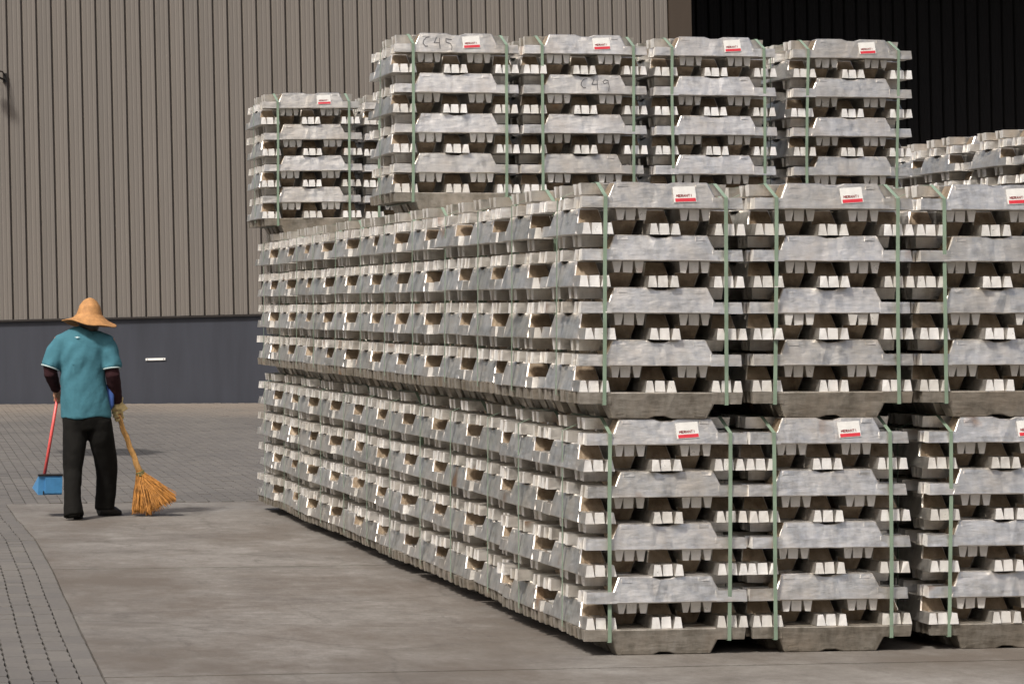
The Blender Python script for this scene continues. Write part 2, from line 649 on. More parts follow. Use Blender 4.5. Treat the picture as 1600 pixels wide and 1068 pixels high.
# masonry base
bm = bmesh.new()
box(bm, XL, XD, 0.0, 0.3, -0.6, DADO)
obj('base_wall', bm, M['dado'], ware)
bm = bmesh.new()
box(bm, XL, XD, -0.05, 0.0, DADO - 0.012, DADO + 0.018)  # dark strip standing in for the shade below the cladding's lower edge
obj('shadow_line_strip', bm, M['shadow_line'], ware)
bm = bmesh.new()
box(bm, XL, XD, 0.0155, 0.3, DADO + 0.02, 9.6)
obj('wall_core', bm, M['backing'], ware)
# cladding sheets
P = 0.2465


def clad_mesh(name, mat, depth, z0, z1, w):
    bm = bmesh.new()
    g = 0.0075
    prof = [(g, 0.012), (g + 0.004, -depth * 0.2), (g + 0.016, -depth), (0.075, -depth * 0.97), (0.083, -depth * 0.88), (0.098, -depth * 0.88),
            (0.106, -depth * 0.97), (0.150, -depth * 0.97), (0.158, -depth * 0.88), (0.172, -depth * 0.88), (0.180, -depth * 0.97),
            (w - g - 0.02, -depth), (w - g - 0.004, -depth * 0.2), (w - g, 0.012)]
    lo = [bm.verts.new((x, y, z0)) for x, y in prof]
    hi = [bm.verts.new((x, y, z1)) for x, y in prof]
    for a in range(len(prof) - 1):
        bm.faces.new((lo[a], lo[a + 1], hi[a + 1], hi[a]))
    bm.faces.new(lo[::-1])
    bm.faces.new(hi)
    me = bpy.data.meshes.new(name)
    bm.to_mesh(me)
    bm.free()
    me.materials.append(mat)
    return me


cl = clad_mesh('cladding_panel', M['clad'], 0.03, DADO + 0.022, 9.6, P)
phase = wx(24.5)
x = phase - P * math.floor((phase - XL) / P)
while x + P < XD:
    o = link(bpy.data.objects.new('cladding_panel', cl), ware)
    o.location = (x, rng.gauss(0, 0.0015), 0)
    x += P
x_end = x
# door jamb, recess and black sliding door leaves
bm = bmesh.new()
box(bm, x_end, XD + 0.20, -0.06, 0.35, -0.6, 9.6)
obj('door_jamb', bm, M['trim'], ware)
bm = bmesh.new()
XR = XD + 0.2 + 12.0
box(bm, XD + 0.15, XD + 0.20, 0.35, 7.0, -0.6, 9.6)
box(bm, XR, XR + 0.1, 0.0, 7.0, -0.6, 9.6)
box(bm, XD + 0.20, XR, 0.3, 7.0, 9.4, 9.6)
box(bm, XD + 0.20, XR, 6.9, 7.0, -0.6, 9.4)
obj('doorway_reveal', bm, M['darkclad'], ware)
bm = bmesh.new()
box(bm, XR + 0.1, XR + 6.0, 0.0, 0.3, -0.6, 9.6)
obj('wall_core', bm, M['clad'], ware)
bm = bmesh.new()
box(bm, XL, XR + 6.0, -0.08, 0.9, 9.603, 10.4)
obj('parapet', bm, M['clad'], ware)
dl = clad_mesh('door_panel', M['darkclad'], 0.045, -0.3, 9.38, P)
x = XD + 0.25
while x + P < XR:
    o = link(bpy.data.objects.new('door_panel', dl), ware)
    o.location = (x, 5.4, 0)
    x += P

# wall lamp at the left edge, high up
lp = Vector((wx(10), -0.05, CH + (HY - 118) / F * WZ - 0.0))
lamp = empty('wall_lamp', (0, 0, 0))
lamp.matrix_world = Matrix.Translation((wp.x, WY, 0)) @ Matrix.Rotation(-0.0225, 4, 'Y') @ Matrix.Translation(lp)
tag(lamp, 'small black wall lamp on a bent arm, high on the tan cladding', 'lamp')
bm = bmesh.new()
box(bm, 0.06, 0.125, -0.025, 0.018, -0.10, 0.05)
obj('mounting_plate', bm, M['black_metal'], lamp)
bm = bmesh.new()
tube(bm, [(0.09, -0.02, 0.02), (0.05, -0.10, 0.07), (-0.02, -0.2, 0.075), (-0.10, -0.28, 0.05)], 0.013, 8)
tube(bm, [(0.09, -0.02, -0.06), (0.0, -0.12, -0.03), (-0.10, -0.28, 0.01)], 0.016, 8)
obj('bracket', bm, M['black_metal'], lamp)
bm = bmesh.new()
lathe(bm, [(0.0, 0.07), (0.05, 0.065), (0.09, 0.02), (0.10, -0.04), (0.085, -0.045), (0.0, -0.02)], 20, (-0.17, -0.30))
obj('lamp_head', bm, M['black_metal'], lamp)

# small white strip fixed to the grey base
pl = Vector((wx(229), -0.006, CH - (562 - HY) / F * WZ + 0.0))
plate = empty('wall_plate', (0, 0, 0))
plate.matrix_world = Matrix.Translation((wp.x, WY, 0)) @ Matrix.Rotation(-0.0225, 4, 'Y') @ Matrix.Translation(pl)
tag(plate, 'narrow white strip fixed to the slate grey base of the warehouse wall', 'wall strip')
bm = bmesh.new()
box(bm, 0.0, 0.33, -0.012, 0.0055, -0.018, 0.018)
obj('strip', bm, M['white'], plate)
bm = bmesh.new()
for sx in (0.03, 0.30):
    tube(bm, [(sx, -0.011, 0), (sx, -0.018, 0)], 0.008, 8)
obj('screw', bm, M['black_metal'], plate)

# ------------------------------------------------------------------ ingot bundles
L, W, N, H = 0.756, 0.149, 0.090, 0.1185
LIP = 0.052
PIT = 0.1545
BW = 4 * PIT + W        # bundle depth
TIER = 9 * H


def ingot_mesh(seed):
    r = random.Random(seed)
    bm = bmesh.new()
    # body with a shallow saddle across the middle of its narrow top
    xs = [(-0.272, -0.218), (-0.062, -0.058), (-0.024, -0.024), (0.024, 0.024), (0.062, 0.058), (0.272, 0.218)]
    dips = [0, 0, 0.011, 0.011, 0, 0]
    rows = []
    for (xb, xt), d in zip(xs, dips):
        ins = (W - N) / 2 * (1 - d / H)
        rows.append([bm.verts.new((xb, -W / 2, 0.0)), bm.verts.new((xb, W / 2, 0.0)),
                     bm.verts.new((xt, W / 2 - ins, H - d)), bm.verts.new((xt, -W / 2 + ins, H - d))])
    for a, c in zip(rows, rows[1:]):
        bm.faces.new((a[1], c[1], c[0], a[0]))
        bm.faces.new((a[0], c[0], c[3], a[3]))
        bm.faces.new((a[3], c[3], c[2], a[2]))
        bm.faces.new((a[2], c[2], c[1], a[1]))
    bm.faces.new((rows[0][0], rows[0][3], rows[0][2], rows[0][1]))
    bm.faces.new((rows[-1][1], rows[-1][2], rows[-1][3], rows[-1][0]))
    bm.normal_update()
    sharp = [e for e in bm.edges if e.calc_face_angle(0) > 0.5]
    bmesh.ops.bevel(bm, geom=sharp, offset=0.0045, segments=1, affect='EDGES', profile=0.5)
    body = set(bm.faces)
    # lugs: three tapered pads at each end, the middle one set back
    for s in (-1, 1):
        for y0, y1, tip in ((-W / 2 + 0.002, -0.0285, L / 2), (-0.0245, 0.0245, L / 2 - 0.012), (0.0285, W / 2 - 0.002, L / 2)):
            tip += r.uniform(-0.003, 0.003)
            a, c = (-tip, -0.235) if s < 0 else (0.235, tip)
            o1 = 0.004 if s < 0 else 0
            o2 = 0.004 if s > 0 else 0
            e0 = 0.014 if y0 < -0.03 else 0.004
            e1 = 0.014 if y1 > 0.03 else 0.004
            if abs(y0) < 0.025 or abs(y1) < 0.025 and y0 < 0 < y1:
                e0 = e1 = 0.003
            if y0 > 0.02:
                e0, e1 = 0.010, 0.008
            if y1 < -0.02:
                e0, e1 = 0.008, 0.010
            frustum(bm, a, c, y0, y1, 0.001, LIP, o1, o2, e0, e1)
        # thin web joining the pads
        a, c = (-L / 2 + 0.050, -0.24) if s < 0 else (0.24, L / 2 - 0.050)
        frustum(bm, a, c, -W / 2 + 0.018, W / 2 - 0.018, 0.004, LIP - 0.018, 0, 0, 0.01, 0.01)
    bm.normal_update()
    for f in bm.faces:
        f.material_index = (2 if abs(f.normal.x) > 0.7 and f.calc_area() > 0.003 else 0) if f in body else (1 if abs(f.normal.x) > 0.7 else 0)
    cast = set(bm.faces)
    # casting ledges near the ends of both long sides
    for s in (-1, 1):
        for t in (-1, 1):
            x0, x1 = sorted((t * 0.158, t * (0.205 + r.uniform(-0.006, 0.004))))
            zc_ = 0.098 + r.uniform(-0.003, 0.003)
            yy = W / 2 - (W - N) / 2 * (zc_ / H)
            y0, y1 = sorted((s * (yy - 0.012), s * (yy + 0.0035)))
            frustum(bm, x0, x1, y0, y1, zc_ - 0.003, zc_ + 0.014, 0, 0, 0.0045 if s < 0 else 0, 0.0045 if s > 0 else 0)
    for f in bm.faces:
        if f not in cast:
            f.material_index = 0
    for v in bm.verts:
        v.co += Vector((r.gauss(0, 0.0009), r.gauss(0, 0.0009), r.gauss(0, 0.0006)))
    me = bpy.data.meshes.new('ingot')
    bm.normal_update()
    bm.to_mesh(me)
    bm.free()
    me.materials.append(M['alu'])
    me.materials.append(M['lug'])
    me.materials.append(M['end'])
    return me


ING = [ingot_mesh(s) for s in range(7)]
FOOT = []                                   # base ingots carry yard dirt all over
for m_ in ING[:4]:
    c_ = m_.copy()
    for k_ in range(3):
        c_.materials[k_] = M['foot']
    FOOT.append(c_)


def ribbon(path, width_axis, w, t=0.0014, wob=0.0, seed=0):
    """closed strap loop through path points"""
    bm = bmesh.new()
    wa = Vector(width_axis)
    pts = [Vector(p) for p in path]
    # cut long runs so the strap can wander a little
    fine = []
    for a, c in zip(pts, pts[1:] + pts[:1]):
        k = max(1, int((c - a).length / 0.24))
        for i in range(k):
            fine.append(a.lerp(c, i / k))
    n = len(fine)
    r = random.Random(seed)
    ph = r.uniform(0, 6)
    fine = [p + wa * (wob * math.sin(ph + p.z * 3.0) + r.gauss(0, 0.0012)) for p in fine]
    ctr = sum(fine, Vector()) / n
    rings = []
    for i, p in enumerate(fine):
        d = (fine[(i + 1) % n] - fine[i - 1]).normalized()
        o = d.cross(wa)
        if o.dot(p - ctr) < 0:
            o = -o
        rings.append([bm.verts.new(p + wa * (w / 2)), bm.verts.new(p + wa * (w / 2) + o * t), bm.verts.new(p - wa * (w / 2) + o * t), bm.verts.new(p - wa * (w / 2))])
    for i in range(n):
        a, c = rings[i], rings[(i + 1) % n]
        for k in range(4):
            bm.faces.new((a[k], a[(k + 1) % 4], c[(k + 1) % 4], c[k]))
    bmesh.ops.recalc_face_normals(bm, faces=bm.faces)
    return bm


SLOPE = math.atan2((W - N) / 2, H)


def on_face(x, s, z0, off=0.0):
    """point on the sloped front side of a front ingot: x along it, s up the slope"""
    return Vector((x, -BW / 2 + s * math.sin(SLOPE) - off * math.cos(SLOPE), z0 + s * math.cos(SLOPE) + off * math.sin(SLOPE)))


def face_quad(bm, cx, cs, w, h, ang, z0, off):
    c, s = math.cos(ang), math.sin(ang)
    q = []
    for o in (off, off - 0.0008):
        for a, b in ((-w / 2, -h / 2), (w / 2, -h / 2), (w / 2, h / 2), (-w / 2, h / 2)):
            q.append(bm.verts.new(on_face(cx + a * c - b * s, cs + a * s + b * c, z0, o)))
    bm.faces.new(q[:4])
    for k in range(4):
        bm.faces.new((q[k], q[4 + k], q[4 + (k + 1) % 4], q[(k + 1) % 4]))


GLYPH = {  # single stroke letters in a 1 x 1 cell
    'M': [[(0, 0), (0, 1), (.5, .4), (1, 1), (1, 0)]], 'E': [[(1, 1), (0, 1), (0, 0), (1, 0)], [(0, .5), (.8, .5)]],
    'R': [[(0, 0), (0, 1), (1, .9), (1, .55), (0, .5), (1, 0)]], 'A': [[(0, 0), (.5, 1), (1, 0)], [(.2, .4), (.8, .4)]],
    'N': [[(0, 0), (0, 1), (1, 0), (1, 1)]], 'T': [[(0, 1), (1, 1)], [(.5, 1), (.5, 0)]], 'I': [[(.5, 0), (.5, 1)]],
    'C': [[(.75, 1), (.4, .93), (.1, .6), (.05, .3), (.3, .05), (.6, .08)]],
    '4': [[(.35, 1), (.1, .45), (.75, .5)], [(.7, .95), (.72, .5), (.8, -.1)]],
    '5': [[(.2, .95), (.9, .9)], [(.2, .95), (.25, .6), (.75, .5), (.95, .2), (.9, -.15)]],
    '9': [[(.7, .75), (.3, .6), (.15, .8), (.4, 1), (.75, .95), (.9, .4), (.85, -.1)]],
    '1': [[(.2, .95), (.22, .35), (.75, .38)], [(.7, .4), (.72, -.1)]],
}


def strokes(bm, text, cx, cs, cw, ch, gap, ang, z0, off, th):
    c, s = math.cos(ang), math.sin(ang)
    tot = len(text) * cw + (len(text) - 1) * gap
    for i, g in enumerate(text):
        for st in GLYPH[g]:
            pp = [Vector((-tot / 2 + i * (cw + gap) + a * cw, (b - 0.5) * ch)) for a, b in st]
            for a, b in zip(pp, pp[1:]):
                d = (b - a).normalized()
                nn = Vector((-d.y, d.x)) * (th / 2)
                a2, b2 = a - d * th * 0.3, b + d * th * 0.3
                q = []
                for pt in (a2 - nn, b2 - nn, b2 + nn, a2 + nn):
                    q.append(bm.verts.new(on_face(cx + pt.x * c - pt.y * s, cs + pt.x * s + pt.y * c, z0, off)))
                bm.faces.new(q)


def bundle(label, X, Y, Z, yaw=0.0, paper=False, writing=None, layers=9, lean=(0, 0), strapped=True):
    """X, Y: front left corner"""
    c, s = math.cos(yaw), math.sin(yaw)
    ox, oy = BW / 2, BW / 2
    root = empty('ingot_bundle', (X + ox * c - oy * s, Y + ox * s + oy * c, Z), (lean[0], lean[1], yaw))
    tag(root, label, 'ingot bundle', 'stacked aluminium ingot bundles')
    sh = Vector((0, 0, 0))
    T8 = (layers - 1) * H
    for lay in range(layers):
        along = lay == 0 or lay % 2 == 0
        z0 = lay * H
        sh = Vector((rng.gauss(0, 0.0065), rng.gauss(0, 0.0065), 0)) if 0 < lay < layers - 1 else Vector((0, 0, 0))
        for k in range(5):
            flip = lay == 0 or k % 2 == 1
            fixed = along and k == 0 and (lay == layers - 1 or (lay == 6 and writing))
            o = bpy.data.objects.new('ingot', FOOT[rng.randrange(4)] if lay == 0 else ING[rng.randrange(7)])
            a = -BW / 2 + W / 2 + PIT * k
            if fixed:
                jl, jw, jy = 0, 0, 0
            else:
                jl, jw, jy = rng.gauss(0, 0.006), rng.gauss(0, 0.0022), rng.gauss(0, 0.007)
            p = Vector((jl, a + jw, z0 + (H if flip else 0))) if along else Vector((a + jw, jl, z0 + (H if flip else 0)))
            if not fixed:
                p += sh
            o.location = p
            rz = (0 if along else math.pi / 2) + jy + (math.pi if not fixed and rng.random() < 0.5 else 0)
            o.rotation_euler = (math.pi if flip else 0, 0, rz)
            if flip and lay:
                o.scale = (0.905 + rng.uniform(-0.012, 0.012), 1, 1)
            link(o, root)
    # green straps: two loops front to back, one loop across the middle
    if not strapped:
        return root
    f, t = -BW / 2 - 0.0035, layers * H + 0.002
    zl = H - LIP - 0.004
    for xs in (-0.268 + rng.gauss(0, 0.006), 0.296 + rng.gauss(0, 0.008)):
        dx = rng.gauss(0, 0.006)
        path = [(xs + dx, f, zl), (xs, f, T8 + LIP), (xs, f + 0.155, t), (xs, -f - 0.155, t), (xs, -f, T8 + LIP), (xs + dx, -f, zl)]
        obj('strap', ribbon(path, (1, 0, 0), 0.0175, wob=0.003, seed=rng.random()), M['strap'], root)
    ys = rng.gauss(0, 0.012)
    g = -BW / 2 - 0.004
    path = [(-0.27, ys, zl), (g, ys, zl + 0.035), (g, ys, T8 + LIP), (-0.215, ys, t), (0.215, ys, t), (-g, ys, T8 + LIP), (-g, ys, zl + 0.035), (0.27, ys, zl)]
    obj('strap', ribbon(path, (0, 1, 0), 0.014, wob=0.004, seed=rng.random()), M['strap'], root)
    if paper:
        px, ps, an = 0.098 + rng.gauss(0, 0.008), 0.066, R(3.2) + rng.gauss(0, 0.012)
        z8 = T8
        bm = bmesh.new()
        face_quad(bm, px, ps, 0.106, 0.074, an, z8, 0.0042)
        pp = obj('paper_label', bm, M['paper'], root)
        bm = bmesh.new()
        face_quad(bm, px + 0.003, ps - 0.026, 0.096, 0.016, an, z8, 0.0054)
        obj('red_bar', bm, M['red'], pp)
        bm = bmesh.new()
        strokes(bm, 'MERANTI', px - 0.002, ps - 0.006, 0.0075, 0.010, 0.0035, an, z8, 0.0056, 0.0028)
        obj('lettering', bm, M['ink'], pp)
    if writing:
        lay, text, wxx = writing
        for i, ch in enumerate(text):
            bm = bmesh.new()
            strokes(bm, ch, wxx + (i - 1) * 0.064, 0.062 - (i - 1) * 0.004, 0.052, 0.062, 0.0, R(-4), lay * H, 0.003, 0.0036)
            obj('marker_letter', bm, M['marker'], root)
    return root


ORD = ['', 'second', 'third', 'fourth', 'fifth', 'sixth', 'seventh', 'eighth', 'ninth', 'tenth', 'eleventh', 'farthest']
Y0 = 12.49
ROW = 0.803
TN = ['lower', 'upper']
frontu = [[915, 1171, 1450], [905, 1177, 1438]]
row_y = [Y0 + ROW * r for r in range(12)]
for t in (0, 1):
    for r_ in range(12):
        yy = row_y[r_] + rng.gauss(0, 0.010) - (0.015 if t else 0)
        xx = x_at(frontu[t][0], Y0) + (rng.uniform(-0.02, 0.02) - 0.034 * r_ / 11 if r_ else 0)
        if r_ == 0:
            lab = TN[t] + '-tier ingot bundle at the front left corner of the main stack'
        elif r_ == 11:
            lab = TN[t] + '-tier ingot bundle at the far rear end of the stack\'s left flank'
        else:
            lab = TN[t] + '-tier ingot bundle on the stack\'s left flank, ' + ORD[r_] + ' back from the front corner'
        bundle(lab, xx, yy, t * TIER, rng.gauss(0, 0.011), paper=(r_ == 0), lean=(0, rng.gauss(0, 0.004)) if t else (0, 0))
    for c_ in (1, 2):
        yy = Y0 + rng.gauss(0, 0.012)
        lab = (TN[t] + '-tier ingot bundle in the middle of the stack\'s front face') if c_ == 1 else (TN[t] + '-tier ingot bundle cut by the right edge of the photo')
        bundle(lab, x_at(frontu[t][c_], yy), yy, t * TIER, rng.gauss(0, 0.006), paper=True)
        xx = x_at(frontu[t][c_], Y0) + 0.01
        bundle(TN[t] + '-tier ingot bundle hidden directly behind the ' + ('middle' if c_ == 1 else 'right-edge') + ' bundle of the front face',
               xx, row_y[1], t * TIER, rng.gauss(0, 0.006))

# third tier, sixth row
y5 = row_y[5] + 0.12
third = [(615, 'leftmost', (8, 'C45', -0.115)), (818, 'second from left', (6, 'C49', 0.06)), (1022, 'third from left', None), (1238, 'rightmost', None)]
for k, (u, w_, wr) in enumerate(third):
    yy = y5 + rng.gauss(0, 0.015)
    xx = x_at(u, yy)
    add = ', marked C45' if k == 0 else (', marked C49' if k == 1 else '')
    bundle('top-tier ingot bundle, ' + w_ + ' of the four in the high row' + add, xx, yy, 2 * TIER, rng.gauss(0, 0.008), paper=True, writing=wr)
    if k:
        for t in (0, 1):
            bundle(TN[t] + '-tier ingot bundle buried beneath the ' + w_ + ' bundle of the high row', xx + rng.gauss(0, 0.01), row_y[5], t * TIER)
# third tier at the rear end
y11 = row_y[11] + 0.03
xr = x_at(412, y11)
bundle('lone-looking top-tier ingot bundle at the far left end against the tan wall', xr, y11, 2 * TIER, 0.012, paper=True, lean=(0.0, -0.016))
xr2 = xr + 0.775
bundle('top-tier ingot bundle peeking out between the far left bundle and the high row', xr2, y11 + 0.02, 2 * TIER, -0.006)
for t in (0, 1):
    bundle(TN[t] + '-tier ingot bundle buried beneath the peeking top-tier bundle at the rear', xr2, row_y[11], t * TIER)
# half-height bundles on the same stack, further back at the right
for k, (yy, dx) in enumerate(((16.68, 0.03), (17.49, 0.0), (18.29, -0.03), (19.10, 0.03))):
    nm = ['nearest', 'second', 'third', 'rearmost'][k]
    for t in (0, 1):
        bundle(TN[t] + '-tier ingot bundle buried beneath the ' + nm + ' half-height bundle at the right', 7.50 + dx, yy, t * TIER)
    bundle('unstrapped half-height ingot bundle on top at the far right, ' + nm + ' of a row of four', 7.50 + dx, yy, 2 * TIER, rng.gauss(0, 0.05), layers=5, strapped=False)

# ------------------------------------------------------------------ the sweeper
PZ = F * CH / (812 - HY)
PX0 = (135 - CX) * PZ / F
pb = ground_pt(135, 812)
person = empty('person', (pb.x, pb.y, 0), (0, 0, -A))
tag(person, 'person in teal t-shirt, black trousers and straw hat, walking away with broom and dustpan', 'person')


def q(u, v, y=0.0):
    """photo pixel -> the sweeper's own frame, y metres beyond the near foot"""
    zc = PZ + y
    return Vector(((u - CX) * zc / F - PX0, y, CH - (v - HY) * zc / F))


TY = 0.21   # torso depth
RF = 0.42   # forward foot
# body: one continuous surface
bm = bmesh.new()
sho_l, sho_r = q(92, 534, TY), q(171, 535, TY + 0.02)
elb_l, elb_r = q(79, 583, TY - 0.02), q(176, 585, TY - 0.03)
wri_l, wri_r = q(88, 609, TY + 0.17), q(183, 630, TY + 0.10)
tube(bm, [q(134, 662, TY), q(134, 652, TY), q(133, 615, TY), q(132, 570, TY), q(132, 540, TY), q(134, 525, TY), q(136, 518, TY)],
     [(0.09, 0.12), (0.10, 0.14), (0.095, 0.13), (0.105, 0.145), (0.095, 0.145), (0.07, 0.10), (0.05, 0.055)], 18)
tube(bm, [q(136, 528, TY), q(138, 518, TY + 0.02), q(139, 510, TY + 0.03)], [0.055, 0.052, 0.05], 14)
hc = q(139.5, 503, TY + 0.04)
for sgn, part in ((1, 'skull'),):
    ring = []
    for i in range(1, 12):
        t = math.pi * i / 12
        ring.append(((hc.x, hc.y, hc.z + 0.115 * math.cos(t))))
    tube(bm, ring, [(0.086 * math.sin(math.pi * i / 12) * (1.0 if i < 7 else 0.92), 0.070 * math.sin(math.pi * i / 12)) for i in range(1, 12)], 18)
tube(bm, [hc + Vector((0, 0.08, 0.015)), hc + Vector((0, 0.108, -0.022)), hc + Vector((0, 0.085, -0.035))], [0.010, 0.014, 0.012], 8)      # nose
tube(bm, [hc + Vector((-0.022, 0.085, -0.062)), hc + Vector((0, 0.094, -0.062)), hc + Vector((0.022, 0.085, -0.062))], [0.006, 0.008, 0.006], 8)  # mouth
for s in (-1, 1):
    tube(bm, [hc + Vector((s * 0.076, 0.0, 0.025)), hc + Vector((s * 0.086, -0.012, 0.0)), hc + Vector((s * 0.076, -0.002, -0.03))], [(0.016, 0.008), (0.019, 0.008), (0.010, 0.008)], 10)
    tube(bm, [hc + Vector((s * 0.045, 0.078, 0.022)), hc + Vector((s * 0.018, 0.088, 0.022))], [0.009, 0.008], 8)   # brow
tube(bm, [q(120, 531, TY), sho_l, (sho_l + elb_l) / 2, elb_l], [0.06, 0.052, 0.046, 0.038], 14)
tube(bm, [elb_l, (elb_l + wri_l) / 2, wri_l], [0.038, 0.036, 0.026], 14)
tube(bm, [q(148, 532, TY), sho_r, (sho_r + elb_r) / 2, elb_r], [0.06, 0.052, 0.046, 0.038], 14)
tube(bm, [elb_r, (elb_r + wri_r) / 2, wri_r], [0.038, 0.036, 0.027], 14)
hip_l, kne_l, ank_l = q(117, 676, TY), q(114, 738, 0.12), q(114, 800, 0.0)
hip_r, kne_r, ank_r = q(155, 676, TY), q(168, 730, 0.36), q(164, 790, RF)
for a, b_, c_ in ((hip_l, kne_l, ank_l), (hip_r, kne_r, ank_r)):
    tube(bm, [a + Vector((0, 0, 0.05)), a, (a + b_) / 2, b_, (b_ + c_) / 2, c_], [0.07, 0.07, 0.06, 0.048, 0.044, 0.034], 14)
tube(bm, [ank_l + Vector((0, 0.0, -0.01)), ank_l + Vector((0.01, 0.05, -0.03)), ank_l + Vector((0.02, 0.12, -0.035))], [(0.016, 0.016), (0.014, 0.016), (0.008, 0.012)], 10)
tube(bm, [ank_r + Vector((-0.03, 0, -0.02)), ank_r + Vector((0.04, 0.02, -0.028)), ank_r + Vector((0.085, 0.055, -0.04))], [(0.026, 0.026), (0.022, 0.022), (0.010, 0.018)], 10)


def hand(bm, wrist, hold, axis, palm_off, scale=1.0):
    """fist closed round a stick that passes through hold along axis"""
    axis = Vector(axis).normalized()
    d = (Vector(hold) - Vector(wrist)).normalized()
    side = axis.cross(d).normalized()
    fwd = side.cross(axis).normalized()
    pc = Vector(hold) - fwd * 0.030 * scale
    tube(bm, [Vector(wrist), Vector(wrist).lerp(pc, 0.5), pc + fwd * 0.002], [(0.024 * scale, 0.026 * scale), (0.022 * scale, 0.036 * scale), (0.020 * scale, 0.042 * scale)], 12, flat=side)
    for i, (o, ln) in enumerate(((-0.033, 0.9), (-0.011, 1.0), (0.011, 1.04), (0.033, 0.95))):
        c = Vector(hold) + axis * (o * scale)
        r_ = 0.027 * scale * ln
        pts = [c + (fwd * math.cos(t) + side * math.sin(t)) * r_ for t in (math.pi * 0.93, math.pi * 0.55, math.pi * 0.15, -math.pi * 0.25, -math.pi * 0.55)]
        tube(bm, pts, [0.0098 * scale, 0.0100 * scale, 0.0095 * scale, 0.0088 * scale, 0.007 * scale], 8)
    c = Vector(hold) - axis * 0.040 * scale
    pts = [pc - axis * 0.020 * scale - side * 0.014 * scale, c - side * 0.028 * scale - fwd * 0.005, c - side * 0.022 * scale + fwd * 0.024 * scale]
    tube(bm, pts, [0.013 * scale, 0.011 * scale, 0.008 * scale], 8)


pan_top, pan_bot = q(91.5, 612, TY + 0.21), q(69.5, 741, TY + 0.16)
hand(bm, wri_l, q(90, 620, TY + 0.21), pan_bot - pan_top, 0)
bro_top, bro_bot = q(178, 632, TY + 0.10), q(219, 738, TY + 0.20)
hold_r = bro_top.lerp(bro_bot, 0.13)
hand(bm, wri_r, hold_r, bro_bot - bro_top, 0)
body = remeshed('body', bm, M['skin'], person, 0.0075, 3)

# hair under the hat
bm = bmesh.new()
hr = []
for i in range(1, 11):
    t = math.pi * i / 12
    hr.append((hc.x, hc.y - 0.010, hc.z + 0.004 + 0.118 * math.cos(t)))
tube(bm, hr, [(0.088 * math.sin(math.pi * i / 12), 0.079 * math.sin(math.pi * i / 12)) for i in range(1, 11)], 20)
obj('hair', bm, M['hair'], person, True)


def wr_shirt(p):
    fall = max(0.0, min(1.0, (1.25 - p.z) / 0.35))
    a = noise.noise(Vector((p.x * 8 + p.z * 2.2, p.y * 6, p.z * 2.0))) * (0.008 + 0.012 * fall)
    a += noise.noise(Vector((p.x * 20 - p.z * 9, p.y * 16, p.z * 7 + 4))) * 0.006
    # diagonal pulls from the armpits
    a += 0.005 * math.sin(38 * (p.z + 0.9 * abs(p.x + 0.02)) + 3 * noise.noise(p * 5)) * max(0, 1 - abs(p.z - 1.15) / 0.22)
    return a


# t-shirt
bm = bmesh.new()
prof = [(653, 133.5, 0.192, 0.135), (640, 133, 0.189, 0.135), (610, 131.5, 0.180, 0.132), (580, 129.5, 0.172, 0.13), (556, 129.5, 0.178, 0.132),
        (540, 130, 0.182, 0.125), (529, 131, 0.165, 0.11), (521, 133, 0.118, 0.085), (515, 136, 0.065, 0.066)]
tube(bm, [q(u, v, TY) for v, u, a, b_ in prof], [(b_, a) for v, u, a, b_ in prof], 28)
sl_l, sl_r = q(78.5, 574, TY - 0.015), q(174, 576, TY - 0.02)
tube(bm, [q(122, 527, TY), q(110, 529, TY), q(98, 535, TY), q(88, 550, TY), sl_l], [0.055, 0.068, 0.078, 0.078, (0.080, 0.074)], 20)
tube(bm, [q(140, 526, TY), q(151, 529, TY), q(163, 536, TY + 0.01), q(170, 552, TY), sl_r], [0.055, 0.068, 0.078, 0.078, (0.080, 0.076)], 20)
shirt = remeshed('t_shirt', bm, M['shirt'], person, 0.011, 5, wr_shirt)
for e, d0 in ((sl_l, q(87.5, 548, TY)), (sl_r, q(171, 550, TY))):
    d = (e - d0).normalized()
    bm = bmesh.new()
    tube(bm, [e - d * 0.003, e + d * 0.004], [(0.0775, 0.073)] * 2, 24)
    obj('sleeve_hem', bm, M['hem'], shirt, True)
# small pale emblem below the collar
bm = bmesh.new()
ce = q(119.5, 527, 0)
outl = [(-0.028, 0.004), (-0.010, 0.006), (0.0, 0.013), (0.010, 0.006), (0.028, 0.004), (0.010, -0.003), (0.0, -0.010), (-0.010, -0.003)]
bv = [bm.verts.new((ce.x + a * 0.75, 0.0, ce.z + b_ * 0.6)) for a, b_ in outl]
bm.faces.new(bv)
em = obj('emblem', bm, M['hem'], shirt)
sw = shirt.data
best = min((v.co for v in sw.vertices if abs(v.co.x - ce.x) < 0.02 and abs(v.co.z - ce.z) < 0.02), key=lambda c: c.y)
tilt = -0.35
for v in em.data.vertices:
    v.co.y = best.y - 0.008 - (v.co.z - ce.z) * tilt

# arm sleeves
for a, b_, r0, r1, nm in ((sl_l, wri_l, 0.053, 0.037, 0), (sl_r, wri_r, 0.056, 0.043, 1)):
    el = elb_l if nm == 0 else elb_r
    bm = bmesh.new()
    st = a.lerp(el, -1.2)
    tube(bm, [st, el, el.lerp(b_, 0.5), b_.lerp(el, 0.05)], [r0 * 0.95, r0, (r0 + r1) / 2, r1], 18)
    remeshed('arm_sleeve', bm, M['sleeve'], person, 0.008, 4, lambda p: 0.004 * noise.noise(p * 28))

# glove over the right hand
bm = bmesh.new()
hand(bm, wri_r, hold_r, bro_bot - bro_top, 0, 1.32)
dw = (hold_r - wri_r).normalized()
tube(bm, [wri_r - dw * 0.045, wri_r - dw * 0.005, wri_r + dw * 0.03], [0.050, 0.042, 0.034], 16)
remeshed('glove', bm, M['glove'], person, 0.006, 2)


